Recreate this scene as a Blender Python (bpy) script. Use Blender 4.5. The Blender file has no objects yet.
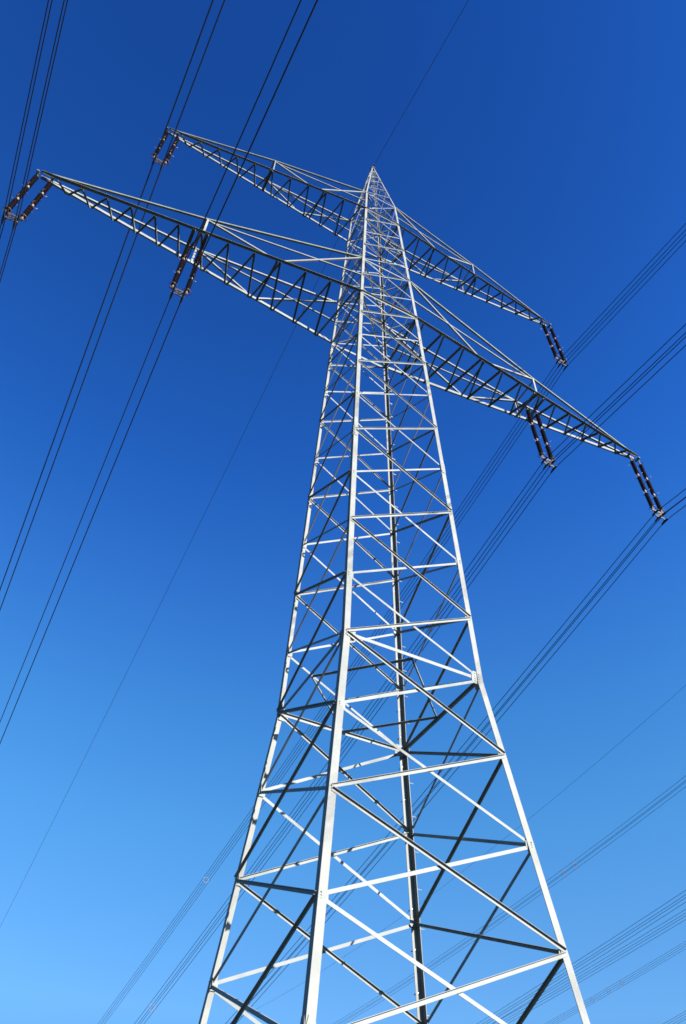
import bpy, bmesh, math, random
from mathutils import Vector, Matrix
random.seed(4)
V = Vector
scene = bpy.context.scene
col = scene.collection
S = 1.95            # metres per unit of the survey below
Z0 = 7.14           # height of the waist reference over the ground, in the same unit

def P(x, y, z):
    return V((x * S, y * S, (z + Z0) * S))

# ------------------------------------------------------------------ materials
def new_mat(name):
    m = bpy.data.materials.new(name); m.use_nodes = True
    nt = m.node_tree; b = nt.nodes['Principled BSDF']
    return m, nt, b

def mottled(name, c1, c2, scale, rough, metallic=0.0, rough2=None, streak=None, bump=0.0, vary=0):
    m, nt, b = new_mat(name)
    tc = nt.nodes.new('ShaderNodeTexCoord')
    n = nt.nodes.new('ShaderNodeTexNoise'); n.inputs['Scale'].default_value = scale
    n.inputs['Detail'].default_value = 6; n.inputs['Roughness'].default_value = .65
    if streak:
        mp = nt.nodes.new('ShaderNodeMapping'); mp.inputs['Scale'].default_value = streak
        nt.links.new(tc.outputs['Object'], mp.inputs['Vector']); nt.links.new(mp.outputs['Vector'], n.inputs['Vector'])
    else:
        nt.links.new(tc.outputs['Object'], n.inputs['Vector'])
    r = nt.nodes.new('ShaderNodeValToRGB')
    r.color_ramp.elements[0].position = .36; r.color_ramp.elements[1].position = .66
    r.color_ramp.elements[0].color = (*c1, 1); r.color_ramp.elements[1].color = (*c2, 1)
    nt.links.new(n.outputs['Fac'], r.inputs['Fac'])
    nt.links.new(r.outputs['Color'], b.inputs['Base Color'])
    b.inputs['Roughness'].default_value = rough; b.inputs['Metallic'].default_value = metallic
    if vary:
        oi = nt.nodes.new('ShaderNodeObjectInfo'); mr0 = nt.nodes.new('ShaderNodeMapRange')
        mr0.inputs['To Min'].default_value = 1 - vary; mr0.inputs['To Max'].default_value = 1 + vary
        nt.links.new(oi.outputs['Random'], mr0.inputs['Value'])
        n3 = nt.nodes.new('ShaderNodeTexNoise'); n3.inputs['Scale'].default_value = .9; n3.inputs['Detail'].default_value = 9
        nt.links.new(tc.outputs['Object'], n3.inputs['Vector'])
        r3 = nt.nodes.new('ShaderNodeValToRGB'); r3.color_ramp.elements[0].position = .60; r3.color_ramp.elements[1].position = .74
        r3.color_ramp.elements[0].color = (1, 1, 1, 1); r3.color_ramp.elements[1].color = (.84, .81, .75, 1)
        nt.links.new(n3.outputs['Fac'], r3.inputs['Fac'])
        vm = nt.nodes.new('ShaderNodeVectorMath'); vm.operation = 'SCALE'
        nt.links.new(r.outputs['Color'], vm.inputs[0]); nt.links.new(mr0.outputs['Result'], vm.inputs['Scale'])
        vx = nt.nodes.new('ShaderNodeVectorMath'); vx.operation = 'MULTIPLY'
        nt.links.new(vm.outputs['Vector'], vx.inputs[0]); nt.links.new(r3.outputs['Color'], vx.inputs[1])
        nt.links.new(vx.outputs['Vector'], b.inputs['Base Color'])
        b.inputs['Specular IOR Level'].default_value = .22
    if rough2 is not None:
        mr = nt.nodes.new('ShaderNodeMapRange'); mr.inputs['To Min'].default_value = rough; mr.inputs['To Max'].default_value = rough2
        nt.links.new(n.outputs['Fac'], mr.inputs['Value']); nt.links.new(mr.outputs['Result'], b.inputs['Roughness'])
    if bump:
        bp = nt.nodes.new('ShaderNodeBump'); bp.inputs['Strength'].default_value = bump; bp.inputs['Distance'].default_value = .02
        nt.links.new(n.outputs['Fac'], bp.inputs['Height']); nt.links.new(bp.outputs['Normal'], b.inputs['Normal'])
    return m

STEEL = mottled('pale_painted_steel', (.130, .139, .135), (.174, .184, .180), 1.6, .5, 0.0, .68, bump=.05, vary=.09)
STEEL_B = mottled('pale_painted_steel_weathered', (.130, .140, .133), (.178, .190, .183), 2.1, .5, 0.0, .68, bump=.05, vary=.09)
LEGSTEEL = mottled('weathered_leg_steel', (.122, .126, .117), (.166, .170, .160), 1.6, .5, 0.0, .68, bump=.05, vary=.04)
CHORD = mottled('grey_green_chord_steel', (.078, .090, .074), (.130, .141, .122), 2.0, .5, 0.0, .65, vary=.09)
BOLT = mottled('dull_zinc', (.22, .23, .22), (.36, .37, .36), 30, .45, .5)
PORC = mottled('brown_glazed_porcelain', (.016, .009, .008), (.026, .014, .011), 14, .28)
CAP = mottled('weathered_fitting_metal', (.16, .10, .085), (.28, .21, .18), 26, .5, .15)
RING = mottled('rusty_arcing_ring', (.10, .05, .04), (.18, .10, .08), 30, .55, .3)
YOKE = mottled('dark_forged_steel', (.02, .018, .02), (.045, .04, .04), 18, .5, .4)
WIRE = mottled('weathered_aluminium_wire', (.008, .010, .016), (.015, .017, .024), 3, .6, .2)
CONC = mottled('footing_concrete', (.28, .27, .25), (.38, .37, .35), 9, .9, bump=.3)

def grass_mat():
    m, nt, b = new_mat('meadow_grass')
    tc = nt.nodes.new('ShaderNodeTexCoord')
    n1 = nt.nodes.new('ShaderNodeTexNoise'); n1.inputs['Scale'].default_value = .08; n1.inputs['Detail'].default_value = 8
    n2 = nt.nodes.new('ShaderNodeTexNoise'); n2.inputs['Scale'].default_value = 6; n2.inputs['Detail'].default_value = 8
    for n in (n1, n2): nt.links.new(tc.outputs['Object'], n.inputs['Vector'])
    mx = nt.nodes.new('ShaderNodeMath'); mx.operation = 'MULTIPLY'
    nt.links.new(n1.outputs['Fac'], mx.inputs[0]); nt.links.new(n2.outputs['Fac'], mx.inputs[1])
    r = nt.nodes.new('ShaderNodeValToRGB')
    r.color_ramp.elements[0].position = .12; r.color_ramp.elements[1].position = .42
    r.color_ramp.elements[0].color = (.010, .018, .006, 1); r.color_ramp.elements[1].color = (.030, .034, .014, 1)
    nt.links.new(mx.outputs[0], r.inputs['Fac']); nt.links.new(r.outputs['Color'], b.inputs['Base Color'])
    bp = nt.nodes.new('ShaderNodeBump'); bp.inputs['Strength'].default_value = .6; bp.inputs['Distance'].default_value = .08
    nt.links.new(n2.outputs['Fac'], bp.inputs['Height']); nt.links.new(bp.outputs['Normal'], b.inputs['Normal'])
    b.inputs['Roughness'].default_value = .95
    return m

# ------------------------------------------------------------------ object helpers
def obj(name, bm, mat, parent=None, smooth=False):
    bmesh.ops.recalc_face_normals(bm, faces=bm.faces)
    me = bpy.data.meshes.new(name); bm.to_mesh(me); bm.free()
    if smooth:
        for p in me.polygons: p.use_smooth = True
    me.materials.append(mat)
    o = bpy.data.objects.new(name, me); col.objects.link(o)
    if parent is not None: o.parent = parent
    return o

def thing(name, label, cat, group=None, loc=(0, 0, 0)):
    o = bpy.data.objects.new(name, None); col.objects.link(o)
    o.empty_display_size = .5; o.location = loc
    o['label'] = label; o['category'] = cat
    if group: o['group'] = group
    return o

def loft(bm, rings, cap=True):
    rs = [[bm.verts.new(p) for p in r] for r in rings]
    n = len(rs[0])
    for a, b in zip(rs[:-1], rs[1:]):
        for i in range(n):
            bm.faces.new((a[i], a[(i + 1) % n], b[(i + 1) % n], b[i]))
    if cap:
        bm.faces.new(rs[0][::-1]); bm.faces.new(rs[-1])

def l_ring(p, a, b, w, t, w2=None):
    w2 = w2 or w
    return [p, p + a * w, p + a * w + b * t, p + a * t + b * t, p + a * t + b * w2, p + b * w2]

def angle_iron(bm, p0, p1, a, b, w, t=None, w2=None):
    """L profile from p0 to p1, its heel on the line, flanges along a and b"""
    t = t or max(.008, w * .1)
    d = (p1 - p0).normalized()
    a = (a - d * a.dot(d)).normalized()
    b = (b - d * b.dot(d) - a * b.dot(a)).normalized()
    loft(bm, [l_ring(p0, a, b, w, t, w2), l_ring(p1, a, b, w, t, w2)])

def box(bm, c, ax, ay, az, sx, sy, sz):
    ax, ay, az = ax.normalized() * sx / 2, ay.normalized() * sy / 2, az.normalized() * sz / 2
    loft(bm, [[c - ax - ay - az, c + ax - ay - az, c + ax + ay - az, c - ax + ay - az],
              [c - ax - ay + az, c + ax - ay + az, c + ax + ay + az, c - ax + ay + az]])

def frame_for(d):
    d = d.normalized()
    u = d.cross(V((0, 0, 1)) if abs(d.z) < .9 else V((1, 0, 0))).normalized()
    return u, d.cross(u).normalized()

def tube(bm, pts, r, n=6, cap=True):
    rings = []
    for i, p in enumerate(pts):
        d = pts[min(i + 1, len(pts) - 1)] - pts[max(i - 1, 0)]
        u, v = frame_for(d)
        rings.append([p + (u * math.cos(2 * math.pi * k / n) + v * math.sin(2 * math.pi * k / n)) * r for k in range(n)])
    loft(bm, rings, cap)

def lathe(bm, p0, d, prof, n=14):
    u, v = frame_for(d); d = d.normalized()
    loft(bm, [[p0 + d * h + (u * math.cos(2 * math.pi * k / n) + v * math.sin(2 * math.pi * k / n)) * r for k in range(n)] for r, h in prof])

def torus(bm, c, nrm, R, r, n=20, m=6):
    u, v = frame_for(nrm); nrm = nrm.normalized()
    rs = []
    for i in range(n):
        a = 2 * math.pi * i / n; e = u * math.cos(a) + v * math.sin(a)
        rs.append([bm.verts.new(c + e * (R + r * math.cos(2 * math.pi * k / m)) + nrm * r * math.sin(2 * math.pi * k / m)) for k in range(m)])
    for i in range(n):
        A, B = rs[i], rs[(i + 1) % n]
        for k in range(m):
            bm.faces.new((A[k], A[(k + 1) % m], B[(k + 1) % m], B[k]))

def one(name, mat, parent, fn, *a, smooth=False, **k):
    bm = bmesh.new(); fn(bm, *a, **k); return obj(name, bm, mat, parent, smooth)

# ------------------------------------------------------------------ ground
def ground():
    bm = bmesh.new()
    R = [0, 6, 14, 30, 60, 120, 240, 500, 1000, 2500, 6000]
    n = 48
    prev = None
    for r in R:
        if r == 0:
            ring = [bm.verts.new((0, 0, 0))]
        else:
            ring = []
            for k in range(n):
                a = 2 * math.pi * k / n; x, y = r * math.cos(a), r * math.sin(a)
                h = (math.sin(x * .011 + 1) * math.sin(y * .009) * .9) * max(0, min(1, (r - 40) / 120))
                ring.append(bm.verts.new((x, y, h)))
        if prev:
            for k in range(n):
                if len(prev) == 1: bm.faces.new((prev[0], ring[k], ring[(k + 1) % n]))
                else: bm.faces.new((prev[k], ring[k], ring[(k + 1) % n], prev[(k + 1) % n]))
        prev = ring
    o = obj('ground', bm, grass_mat(), smooth=True); o['kind'] = 'structure'
ground()

# ------------------------------------------------------------------ the tower
LV = [-7.0, -5.75, -4.48, -3.29, -2.17, -1.05, .11, 1.157, 2.286, 3.435, 4.603, 5.766, 6.911, 8.023, 9.02,
      9.975, 10.93, 11.868, 12.76, 13.62, 14.47, 15.313, 16.66, 17.45, 18.2, 18.9, 19.5, 20.0]
WAIST, LC, LT, UC, UT = 6, 15, 17, 21, 22
APEX = 20.38
def W(z):
    zb = .06
    if z <= zb: return 1.029 + (zb - z) * .105
    if z <= 9.975: return 1.029 - (z - zb) * .0307
    if z <= 16.66: return .7326 - (z - 9.975) * .0378
    return .480 + (z - 16.66) / (APEX - 16.66) * (.04 - .480)
CORNER = {'F': (-1, -1), 'R': (1, -1), 'L': (-1, 1), 'B': (1, 1)}
def node(c, z):
    sx, sy = CORNER[c]; w = W(z)
    return P(sx * w, sy * w, z)
def legw(z):
    for top, w in ((-4.5, .180), (.06, .170), (4.6, .155), (9.975, .140), (15.4, .125), (17, .10), (99, .07)):
        if z <= top: return w

tower = thing('transmission_tower', 'tall pale steel lattice pylon with two crossarms carrying the nearer power line', 'pylon')

# legs: heel at the outer corner, flanges running inwards along both faces
leg_of = {}
for c, (sx, sy) in CORNER.items():
    bm = bmesh.new()
    a, b = V((-sx, 0, 0)), V((0, -sy, 0))
    cuts = [-7.05, -4.5, .06, 4.6, 9.975, 15.4, 16.66, APEX]
    for z0, z1 in zip(cuts[:-1], cuts[1:]):
        w = legw((z0 + z1) / 2); t = max(.012, w * .09)
        r0, r1 = l_ring(node(c, z0), a, b, w, t), l_ring(node(c, z1), a, b, w, t)
        loft(bm, [r0, r1])
    leg_of[c] = obj('leg', bm, LEGSTEEL, tower)
    # footing under the leg
    bm = bmesh.new(); q = node(c, -7.0); q.z = 0
    lathe(bm, V((q.x, q.y, -.4)), V((0, 0, 1)), [(.52, 0), (.52, .62), (.50, .66), (.47, .68)], 20)
    obj('concrete_footing', bm, CONC, tower)

FACES = [('F', 'R', V((0, -1, 0)), 0), ('F', 'L', V((-1, 0, 0)), 1), ('R', 'B', V((1, 0, 0)), 0), ('L', 'B', V((0, 1, 0)), 1)]

def brace_bm(bm, p0, p1, n, w, outside, t=None):
    """angle iron lying on a face with outward normal n; one flange in the plane, heel on its upper edge"""
    d = (p1 - p0).normalized()
    up = n.cross(d).normalized()
    if up.z < 0: up = -up
    t = t or max(.008, w * .1)
    off = n * (.004 if outside else -.034)
    heel = up * (w * .5)
    angle_iron(bm, p0 + off + heel, p1 + off + heel, -up, n if outside else -n, w, t, w * .72)

def bw(i):
    if i < WAIST: return .078
    if i < 10: return .068
    if i < LC: return .060
    if i < UC: return .052
    return .034

small = bmesh.new()
for A, C, n, flip in FACES:
    for i in range(len(LV) - 1):
        if i + 1 > len(LV) - 1: continue
        lo, hi = LV[i], LV[i + 1]
        aL, aH, cL, cH = node(A, lo), node(A, hi), node(C, lo), node(C, hi)
        nn = (cL - aL).cross(aH - aL).normalized()
        if nn.dot(n) < 0: nn = -nn
        k = i + 1 - WAIST
        fall_out = (k % 2 == 0) != bool(flip)
        ins = .07                                   # braces stop a little inside the leg heel
        for p0, p1, o in ((aH, cL, fall_out), (aL, cH, not fall_out)):
            d = (p1 - p0).normalized()
            q0, q1 = p0 + d * ins, p1 - d * ins
            if i < 12:
                one('diagonal_brace', STEEL if o else STEEL_B, tower, brace_bm, q0, q1, nn, bw(i), o)
            else:
                brace_bm(small, q0, q1, nn, bw(i), o)
o = obj('upper_diagonal_bracing', small, STEEL_B, tower); o['kind'] = 'stuff'

# waist frame: four horizontals with a ring of struts through their midpoints
zw = LV[WAIST]
mids = []
for A, C, n, flip in FACES:
    p0, p1 = node(A, zw), node(C, zw); d = (p1 - p0).normalized()
    one('waist_beam', STEEL, tower, brace_bm, p0 + d * .1, p1 - d * .1, n, .095, False)
    mids.append((p0 + p1) / 2 - n * .12)
for i, j in ((0, 1), (0, 2), (1, 3), (2, 3)):
    one('waist_strut', STEEL_B, tower, angle_iron, mids[i], mids[j], V((0, 0, -1)), V((0, 0, 1)).cross(mids[j] - mids[i]), .05)
# horizontals where the crossarms meet the body, and the cap below the peak
for z, w in ((LV[LC], .12), (LV[LT], .08), (LV[UC], .10), (LV[UT], .07)):
    for A, C, n, flip in FACES:
        p0, p1 = node(A, z), node(C, z); d = (p1 - p0).normalized()
        one('body_beam', STEEL_B, tower, brace_bm, p0 + d * .05, p1 - d * .05, n, w, z in (LV[LC], LV[UC]) and abs(n.y) > .5)
    one('body_cross_tie', STEEL_B, tower, angle_iron, node('F', z) + V((.1, .1, -.03)), node('B', z) + V((-.1, -.1, -.03)), V((0, 0, -1)), V((1, -1, 0)), .06)
    one('body_cross_tie', STEEL_B, tower, angle_iron, node('R', z) + V((-.1, .1, -.11)), node('L', z) + V((.1, -.1, -.11)), V((0, 0, -1)), V((1, 1, 0)), .06)

# gusset plates with bolts, splices on the legs
def plate_bm(bm, c, u, v, n, su, sv, bolts=(3, 3), t=.014, through=0):
    """a clipped plate"""
    pts = [(-.5, -.32), (-.32, -.5), (.32, -.5), (.5, -.32), (.5, .32), (.32, .5), (-.32, .5), (-.5, .32)]
    loft(bm, [[c + u * su * x + v * sv * y for x, y in pts], [c + u * su * x + v * sv * y + n * t for x, y in pts]])
    for i in range(bolts[0]):
        for j in range(bolts[1]):
            q = c + u * su * ((i + .5) / bolts[0] - .5) * .8 + v * sv * ((j + .5) / bolts[1] - .5) * .8 + n * t
            lathe(bm, q, n, [(.015, 0), (.015, .013 + (through if i == 0 else 0))], 6)
for c, (sx, sy) in CORNER.items():
    for n, u in ((V((0, sy, 0)), V((-sx, 0, 0))), (V((sx, 0, 0)), V((0, -sy, 0)))):
        leg = leg_of[c]
        up = (node(c, zw + .5) - node(c, zw - .5)).normalized()
        one('gusset_plate', STEEL, leg, plate_bm, node(c, zw) + u * .17 - n * .032, u, V((0, 0, 1)), n, .30, .38, (2, 4), .012, .022)
        for z, h in ((-4.52, .95), (4.6, .6), (9.5, .5)):
            d = (node(c, z + .2) - node(c, z - .2)).normalized()
            w = legw(z - .05)
            one('splice_plate', STEEL, leg, plate_bm, node(c, z) + u * w * .52 + n * .001, u, d, n, w * .96, h, (2, 7 if z < 0 else 5), .016)
        one('gusset_plate', STEEL, leg, plate_bm, node(c, -4.66) + u * .16 + n * .001, u, (node(c, -4) - node(c, -5)).normalized(), n, .30, 1.0, (2, 6), .012)
        for i in range(3, LC):
            if i == WAIST: continue
            z = LV[i]
            one('gusset_plate', STEEL_B, leg, plate_bm, node(c, z) + u * (legw(z) * .62) - n * .032, u, V((0, 0, 1)), n, .20 if i < 9 else .15, .20, (2, 3), .012, .022)
# step bolts on the far leg
z = -6.0
s = 1
while z < 15.2:
    q = node('B', z)
    bm = bmesh.new()
    if s > 0: tube(bm, [q + V((-.02, -.11, 0)), q + V((.15, -.11, 0)), q + V((.155, -.11, .03))], .011, 6)
    else: tube(bm, [q + V((-.11, -.02, 0)), q + V((-.11, .15, 0)), q + V((-.11, .155, .03))], .011, 6)
    obj('step_bolt', bm, BOLT, leg_of['B'])
    s = -s; z += .235
# peak fitting for the earth wire
bm = bmesh.new()
ap = P(0, 0, APEX)
box(bm, ap + V((0, 0, -.03)), V((1, 0, 0)), V((0, 1, 0)), V((0, 0, 1)), .26, .26, .03)
box(bm, ap + V((0, 0, .07)), V((1, 0, 0)), V((0, 1, 0)), V((0, 0, 1)), .03, .3, .18)
obj('peak_plate', bm, STEEL_B, tower)
bm = bmesh.new()
box(bm, ap + V((0, 0, .20)), V((0, 1, 0)), V((1, 0, 0)), V((0, 0, 1)), .5, .09, .1)
obj('earth_wire_clamp', bm, YOKE, tower)

# ------------------------------------------------------------------ crossarms
def crossarm(side, zl, zt, tip_x, tip_z, post_x, post_z, nF_in, nF_out, bwid, cw, label):
    """side -1 / +1.  Two lower chords, two top ties, posts, zig-zag in the bottom plane"""
    arm = bpy.data.objects.new('crossarm', None); col.objects.link(arm); arm.parent = tower
    arm.empty_display_size = .5; arm['label'] = label
    wl, wt = W(zl), W(zt)
    ty = .055
    def chord(sy, x):        # point on a lower chord, x positive outwards
        t = (x - wl) / (tip_x - wl)
        return P(side * x, sy * (wl + (ty - wl) * t), zl + (tip_z - zl) * t)
    def tie_pt(sy):          # top of the post
        c = chord(sy, post_x)
        return V((c.x, c.y, (post_z + Z0) * S))
    up = V((0, 0, 1)); out = V((side, 0, 0))
    for sy in (-1, 1):
        n = V((0, sy, 0))
        a, b = chord(sy, wl), chord(sy, tip_x)
        # heel low on the inner side, vertical flange up, level flange outwards
        one('lower_chord', CHORD if sy < 0 else STEEL, arm, angle_iron, a + out * -.05 - n * .03, b + out * .12 - n * .03, up, n, cw, .014, cw * (.8 if sy < 0 else .4))  # far chord takes the paler steel: its sunlit look is put into the colour
        tp = tie_pt(sy)
        tn = P(side * wt, sy * wt, zt)
        tipt = chord(sy, tip_x) + V((0, 0, .13))
        bm = bmesh.new()
        angle_iron(bm, tn, tp, up, V((0, 1, 0)), bwid, .010)
        angle_iron(bm, tp, tipt, up, V((0, 1, 0)), bwid, .010)
        obj('top_tie', bm, CHORD if sy < 0 else STEEL, arm)  # far tie likewise paler, sunlight painted in by choice of material
        # post and inner web of the side
        one('post', STEEL, arm, angle_iron, chord(sy, post_x) + V((0, 0, .02)), tp + V((0, 0, .05)), -out, -n, .085 if post_x > 3.6 else .045, .010)
        span = (post_x - wl) / nF_in
        i1, i2 = chord(sy, wl + span * (nF_in * .5 + (.25 if sy > 0 else 0))), chord(sy, wl + span * (nF_in * .5 + .5 + (.25 if sy > 0 else 0)))
        one('web_brace', STEEL, arm, angle_iron, tn - n * .03, i1 + V((0, 0, cw)) - n * .03, up, V((0, 1, 0)), bwid * .9, .008)
        one('web_brace', STEEL, arm, angle_iron, tp - n * .03, i2 + V((0, 0, cw)) - n * .03, up, V((0, 1, 0)), bwid * .9, .008)
        zm = (zl + zt) / 2
        one('web_brace', STEEL_B, arm, angle_iron, P(side * W(zm), sy * W(zm), zm) - n * .05, tp - n * .05 - V((0, 0, .06)), up, V((0, 1, 0)), bwid * .7, .008)
    # bottom zig-zag, F nodes at whole steps, L nodes half way between
    si = (post_x - wl - .12) / nF_in
    Fn = [wl + .12 + si * k for k in range(nF_in + 1)]
    so = (tip_x - .25 - post_x) / nF_out
    Fn += [post_x + so * (k + 1) for k in range(nF_out)]
    drop = V((0, 0, -.006))
    for k in range(len(Fn) - 1):
        lx = (Fn[k] + Fn[k + 1]) / 2
        for fx in (Fn[k], Fn[k + 1]):
            p0, p1 = chord(-1, fx) + drop, chord(1, lx) + drop
            p0 = p0 + (V((side * .03, 0, 0)) if fx < lx else V((-side * .03, 0, 0)))
            d = (p1 - p0).normalized()
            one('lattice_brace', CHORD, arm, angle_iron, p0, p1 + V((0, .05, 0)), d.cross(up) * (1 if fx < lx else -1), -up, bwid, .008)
    # doubled cross beam half way in and a pair at the post that carries the inner insulators
    pr = [post_x - .14 / 1.0, post_x + .14] if post_x > 3.6 else [post_x]
    mid = Fn[nF_in // 2]
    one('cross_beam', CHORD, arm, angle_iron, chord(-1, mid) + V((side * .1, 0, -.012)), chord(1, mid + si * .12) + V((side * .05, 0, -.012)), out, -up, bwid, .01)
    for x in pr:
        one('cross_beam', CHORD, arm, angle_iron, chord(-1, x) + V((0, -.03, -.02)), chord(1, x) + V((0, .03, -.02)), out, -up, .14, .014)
    # top struts between the two posts
    one('post_strut', STEEL, arm, angle_iron, tie_pt(-1), tie_pt(1), -up, out, bwid, .008)
    # tip plates
    tp0 = chord(0, tip_x)
    for sy in (-1, 1):
        c = chord(sy, tip_x - .07)
        one('tip_plate', CHORD, arm, box, c + V((0, sy * .012, .03)), out, V((0, 1, 0)), up, .42, .012, .17)
    for dx in (-.16, .13):
        c = P(side * (tip_x + dx), 0, tip_z)
        one('cross_beam', CHORD, arm, box, c + V((0, 0, -.02)), out, V((0, 1, 0)), up, .10, .30, .06)
    return chord

LOW = dict(zl=9.975, zt=11.868, tip_x=7.47, tip_z=9.87, post_x=4.27, post_z=10.62, nF_in=6, nF_out=6, bwid=.085, cw=.16)
UPP = dict(zl=15.313, zt=16.66, tip_x=5.82, tip_z=15.24, post_x=3.15, post_z=15.98, nF_in=5, nF_out=5, bwid=.075, cw=.13)
crossarm(-1, **LOW, label='lower crossarm reaching to the left')
crossarm(1, **LOW, label='lower crossarm reaching to the right')
crossarm(-1, **{**UPP, 'tip_z': 15.13}, label='upper crossarm reaching to the left')
crossarm(1, **UPP, label='upper crossarm reaching to the right')

# ------------------------------------------------------------------ insulators
def insulator_set(x, ztop, label, sep=.54, rod=1.0, lean=0):
    """two strings of three rods side by side; x, ztop in metres. returns height of the bundle centre"""
    t = thing('insulator_string', label, 'insulator', 'double insulator strings under the crossarms', (x, 0, ztop))
    def rods():
        prof = [(.035, 0)]
        ns = 15; h = rod - .02
        for k in range(ns):
            z = .02 + (h - .04) * k / ns
            prof += [(.046, z), (.098, z + .016), (.098, z + .024), (.046, z + .042)]
        prof += [(.035, rod)]
        return prof
    dn = V((0, 0, -1))
    for sx in (-1, 1):
        px = sx * sep / 2
        # hanger
        one('hanger_link', YOKE, t, box, V((px, 0, -.02)), V((1, 0, 0)), V((0, 1, 0)), V((0, 0, 1)), .05, .05, .26)
        z = -.13
        for k in range(3):
            one('end_fitting', CAP, t, lathe, V((px, 0, z)), dn, [(.03, 0), (.054, .02), (.058, .07), (.045, .09)], 12)
            bm = bmesh.new()
            if k > 0:
                tube(bm, [V((px, -.02, z - .05)), V((px, -.17, z - .05)), V((px, -.2, z - .02)), V((px + .05, -.24, z + .03))], .012, 6)
                tube(bm, [V((px, .02, z - .05)), V((px, .17, z - .05)), V((px, .2, z - .02)), V((px + .05, .24, z + .03))], .012, 6)
                tube(bm, [V((px + sx * .02, 0, z - .05)), V((px + sx * .16, 0, z - .05)), V((px + sx * .2, 0, z))], .010, 6)
            else:
                tube(bm, [V((px, -.03, z - .05)), V((px, -.2, z - .06)), V((px, -.25, z - .14))], .012, 6)
                tube(bm, [V((px, .03, z - .05)), V((px, .2, z - .06)), V((px, .25, z - .14))], .012, 6)
            obj('arcing_horn', bm, RING, t)
            z -= .085
            one('insulator_rod', PORC, t, lathe, V((px, 0, z)), dn, rods(), 14)
            z -= rod
            one('end_fitting', CAP, t, lathe, V((px, 0, z + .005)), dn, [(.045, 0), (.058, .02), (.054, .07), (.03, .09)], 12)
            z -= .085
        bm = bmesh.new(); torus(bm, V((px, 0, z + .10)), V((0, 0, 1)), .155, .011)
        tube(bm, [V((px, -.155, z + .10)), V((px, .155, z + .10))], .009, 6)
        obj('arcing_ring', bm, RING, t, True)
    zy = z
    # yoke: upper bar, two hangers, lower bar, four clamps
    X, Y, U = V((1, 0, 0)), V((0, 1, 0)), V((0, 0, 1))
    bm = bmesh.new()
    box(bm, V((0, 0, zy - .02)), X, Y, U, sep + .16, .035, .10)
    box(bm, V((0, 0, zy - .36)), X, Y, U, sep - .02, .03, .07)
    for sx in (-1, 1):
        box(bm, V((sx * .20, .03, zy - .20)), X, Y, U, .06, .022, .50)
        box(bm, V((sx * .06, -.03, zy - .20)), V((sx * .5, 0, .34)), Y, V((-.34 * sx, 0, .5)), .40, .02, .05)
    obj('yoke_plate', bm, YOKE, t)
    zc = zy - .34
    for sx in (-1, 1):
        for sz in (-1, 1):
            bm = bmesh.new()
            c = V((sx * .20, 0, zc + sz * .20))
            rings = []
            for yy, r in ((-.22, .022), (-.16, .036), (0, .048), (.16, .036), (.22, .022)):
                rings.append([c + V((math.cos(a) * r, yy, math.sin(a) * r - abs(yy) * .1)) for a in [2 * math.pi * q / 8 for q in range(8)]])
            loft(bm, rings)
            box(bm, c + V((0, 0, .05)), X, Y, U, .05, .07, .08)
            obj('suspension_clamp', bm, YOKE, t)
    t.rotation_euler = (0, -math.atan2(lean, 4), 0)
    return ztop + zc

def zz(z): return (z + Z0) * S
HANG = {
 'lower left tip': (-14.50, zz(9.85), -.02, 'double insulator string hanging from the tip of the lower left crossarm'),
 'lower left inner': (-8.36, zz(9.88), 0, 'double insulator string hanging below the middle of the lower left crossarm'),
 'upper left tip': (-11.24, zz(15.10), .05, 'double insulator string hanging from the tip of the upper left crossarm'),
 'upper right tip': (11.40, zz(15.22), .24, 'double insulator string hanging from the tip of the upper right crossarm'),
 'lower right inner': (8.44, zz(9.85), .20, 'double insulator string hanging below the middle of the lower right crossarm'),
 'lower right tip': (14.60, zz(9.78), .22, 'double insulator string hanging from the tip of the lower right crossarm'),
}
CZ = {}
for k, (x, z, lean, lab) in HANG.items():
    CZ[k] = insulator_set(x, z - .06, lab, lean=lean)

# ------------------------------------------------------------------ wires
def sag_pts(x, z, s_far, s_near, drift, c=.00044, far=440, near=220):
    """conductor through the tower at y = 0: parabola on both sides"""
    ys = [-near + i * 5 for i in range(int((near - 10) / 5))] + [-10 + i * .8 for i in range(26)]
    y = 12
    while y < far: ys.append(y); y += 4
    ys = sorted(set(round(v, 3) for v in ys))
    out = []
    for y in ys:
        if y >= 0: out.append(V((x, y, z - s_far * y + c * y * y)))
        else: out.append(V((x + drift * -y, y, z - s_near * -y + c * y * y)))
    return out

def spacer_bm(bm, c, h, e=.03):
    X, Y, U = V((1, 0, 0)), V((0, 1, 0)), V((0, 0, 1))
    for s in (-1, 1):
        box(bm, c + V((0, 0, s * h)), X, Y, U, 2 * h + .06, .035, e)
        box(bm, c + V((s * h, 0, 0)), U, Y, X, 2 * h - e - .002, .035, e)

def bundle(label, pts, spacer_ys, h=.20, r=.0175, group='conductor bundles of the nearer line', mat=WIRE, smat=YOKE):
    c0 = min(pts, key=lambda p: abs(p.y))
    t = thing('conductor_bundle', label, 'power line', group, c0)
    for sx in (-1, 1):
        for sz in (-1, 1):
            bm = bmesh.new()
            tube(bm, [p - c0 + V((sx * h, 0, sz * h)) for p in pts], r, 6)
            obj('wire', bm, mat, t, True)
    for y in spacer_ys:
        for a, b in zip(pts[:-1], pts[1:]):
            if a.y <= y <= b.y:
                q = a + (b - a) * ((y - a.y) / (b.y - a.y))
                one('spacer', smat, t, spacer_bm, q - c0, h, .022)
    return t

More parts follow.
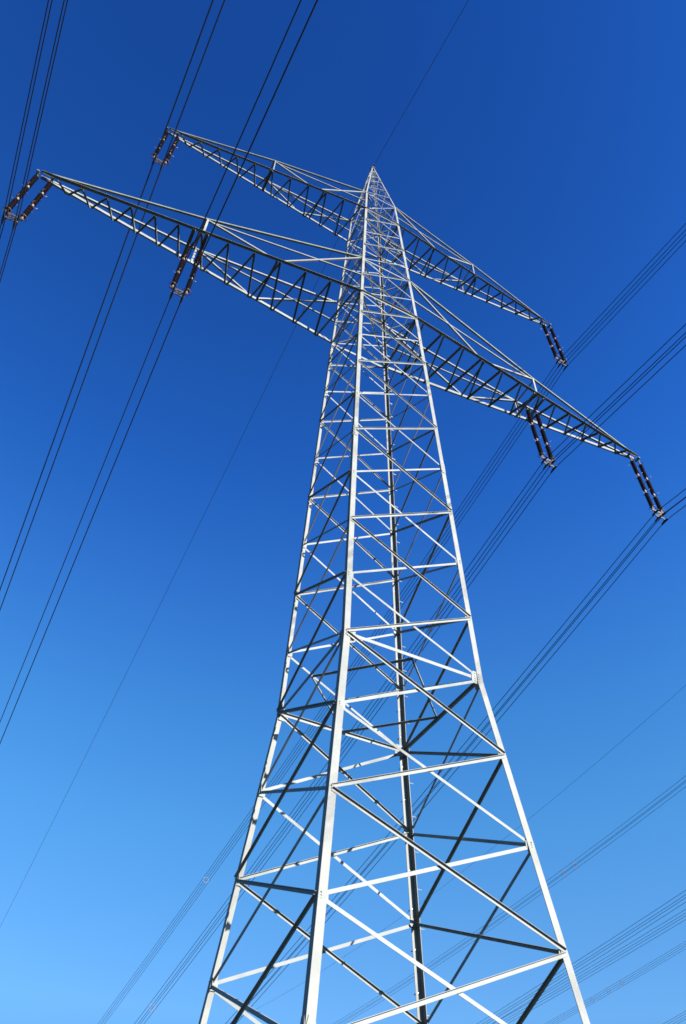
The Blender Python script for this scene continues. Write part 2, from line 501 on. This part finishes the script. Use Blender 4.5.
SF, SN, DR = .1963, .125, .0105
BL = {
 'lower left tip': 'four dark wires in a bundle held by the lower left crossarm tip',
 'lower left inner': 'four dark wires in a bundle held below the middle of the lower left crossarm',
 'upper left tip': 'four dark wires in a bundle held by the upper left crossarm tip',
 'upper right tip': 'four dark wires in a bundle held by the upper right crossarm tip',
 'lower right inner': 'four dark wires in a bundle held below the middle of the lower right crossarm',
 'lower right tip': 'four dark wires in a bundle held by the lower right crossarm tip',
}
SP = {'upper right tip': [50.7, 108], 'lower right inner': [49.5, 104], 'lower right tip': [56, 112],
      'lower left tip': [58, 112], 'lower left inner': [60, 118], 'upper left tip': [55, 110]}
for k, (x, z, lean, lab) in HANG.items():
    bundle(BL[k], sag_pts(x + lean, CZ[k], {'lower left inner': .2005, 'upper left tip': .1985}.get(k, SF), SN, {'upper left tip': .026, 'lower left inner': .024}.get(k, DR)), SP[k])

def single(label, pts, r, group=None):
    c0 = min(pts, key=lambda p: abs(p.y))
    bm = bmesh.new(); tube(bm, [p - c0 for p in pts], r, 6)
    o = obj('earth_wire', bm, WIRE, None, True); o.location = c0
    o['label'] = label; o['category'] = 'power line'
    if group: o['group'] = group
single('single thin earth wire running over the peak of the lattice pylon', sag_pts(0, ap.z + .2, .2254, .15, DR), .0135)

# the second, parallel line farther off to the right
def far_pts(x, z0, s, c=.00044):
    out = []; y = -90
    while y <= 210: out.append(V((x, y, z0 + s * y + c * y * y))); y += 6
    return out
G2 = 'conductor bundles of the farther line'
bundle('upper bundle of the farther line, highest bundle at the lower right behind the pylon', far_pts(38.5, 35.58, -.125, .0008), [35.45, 36.83, 98], r=.0125, group=G2, smat=WIRE)
bundle('thicker near bundle of the farther line, just below its highest bundle', far_pts(35.5, 26.5, -.105), [-8, 58], r=.0125, group=G2, smat=WIRE)
bundle('faint bundle of the farther line close under the thicker near bundle', far_pts(41.5, 28.6, -.094), [-8, 64], r=.0125, group=G2, smat=WIRE)
bundle('faint bundle with small spacers at the lower right of the farther line', far_pts(61.5, 38.4, -.125), [56.4, 58.7, 61.5, 120], r=.0125, group=G2, smat=WIRE)
bundle('lowest bundle of the farther line, cutting the bottom right corner', far_pts(58.5, 32.45, -.145), [-5, 70], r=.0125, group=G2, smat=WIRE)
single('lone thin earth wire of the farther line, above its bundles at the right', far_pts(50, 52.87, -.146, .0008), .0125)

# ------------------------------------------------------------------ camera
cam = bpy.data.cameras.new('camera'); co = bpy.data.objects.new('camera', cam); col.objects.link(co)
C = (-4.47573134, -8.04004326, -6.32391183)
right = V((0.88895546, -0.45734005, 0.02445945)); down = V((0.35394569, 0.65212757, -0.67041187)); fwd = V((0.29065552, 0.60462361, 0.74158591))
M = Matrix((right, -down, -fwd)).transposed().to_4x4()
M.translation = P(*C)
co.matrix_world = M
cam.sensor_fit = 'VERTICAL'; cam.sensor_height = 36; cam.lens = 36 * 804.515 / 1024
cam.clip_start = .1; cam.clip_end = 20000
scene.camera = co

# ------------------------------------------------------------------ light
SUN_A, SUN_E = math.radians(26.5), math.radians(21.5)     # azimuth from -Y towards +X, elevation
sd = V((math.sin(SUN_A) * math.cos(SUN_E), -math.cos(SUN_A) * math.cos(SUN_E), math.sin(SUN_E)))
sun = bpy.data.lights.new('sun', 'SUN'); so = bpy.data.objects.new('sun', sun); col.objects.link(so)
sun.energy = 5; sun.angle = math.radians(.5); sun.color = (1, .96, .89)
so.rotation_euler = sd.to_track_quat('Z', 'Y').to_euler()
so.location = (0, 0, 80)

w = bpy.data.worlds.new('World'); scene.world = w; w.use_nodes = True
nt = w.node_tree; bg = nt.nodes['Background']
sky = nt.nodes.new('ShaderNodeTexSky'); sky.sky_type = 'NISHITA'; sky.sun_disc = False
sky.sun_elevation = SUN_E
sky.sun_rotation = math.atan2(sd.x, sd.y)
sky.altitude = 200; sky.air_density = 1.0; sky.dust_density = .3; sky.ozone_density = 3.0
# the deep blue of a clear polarised winter sky: graded by height above the horizon and angle from the sun
tc = nt.nodes.new('ShaderNodeTexCoord')
sep = nt.nodes.new('ShaderNodeSeparateXYZ'); nt.links.new(tc.outputs['Generated'], sep.inputs['Vector'])
ramp = nt.nodes.new('ShaderNodeValToRGB'); cr = ramp.color_ramp; cr.interpolation = 'LINEAR'
stops = [(0, (.12, .25, .36)), (.20, (.75, 1.3, 1.6)), (.27, (1.20, 1.93, 2.42)), (.44, (.95, 2.1, 2.75)), (.55, (.74, 1.95, 2.88)), (.65, (.54, 1.62, 2.95)),
         (.76, (.33, 1.27, 2.78)), (.90, (.24, .95, 2.25)), (1, (.18, .75, 1.92))]
while len(cr.elements) < len(stops): cr.elements.new(.5)
for e, (p, c) in zip(cr.elements, stops):
    e.position = p
    e.color = (c[0] / 3, c[1] / 3, c[2] / 3, 1)
nt.links.new(sep.outputs['Z'], ramp.inputs['Fac'])
dot = nt.nodes.new('ShaderNodeVectorMath'); dot.operation = 'DOT_PRODUCT'; dot.inputs[1].default_value = sd
nt.links.new(tc.outputs['Generated'], dot.inputs[0])
pw = nt.nodes.new('ShaderNodeMath'); pw.operation = 'POWER'; pw.inputs[0].default_value = 1.32
nt.links.new(dot.outputs['Value'], pw.inputs[1])
m1 = nt.nodes.new('ShaderNodeVectorMath'); m1.operation = 'MULTIPLY'
nt.links.new(sky.outputs['Color'], m1.inputs[0]); nt.links.new(ramp.outputs['Color'], m1.inputs[1])
m2 = nt.nodes.new('ShaderNodeVectorMath'); m2.operation = 'SCALE'
nt.links.new(m1.outputs['Vector'], m2.inputs[0]); nt.links.new(pw.outputs['Value'], m2.inputs['Scale'])
nt.links.new(m2.outputs['Vector'], bg.inputs['Color'])
bg.inputs['Strength'].default_value = .1 * 3 / 2 ** 1.85

scene.cycles.filter_width = 1.6
scene.view_settings.view_transform = 'Standard'; scene.view_settings.look = 'None'
scene.view_settings.exposure = 1.85; scene.view_settings.gamma = 1; scene.view_settings.use_curve_mapping = False
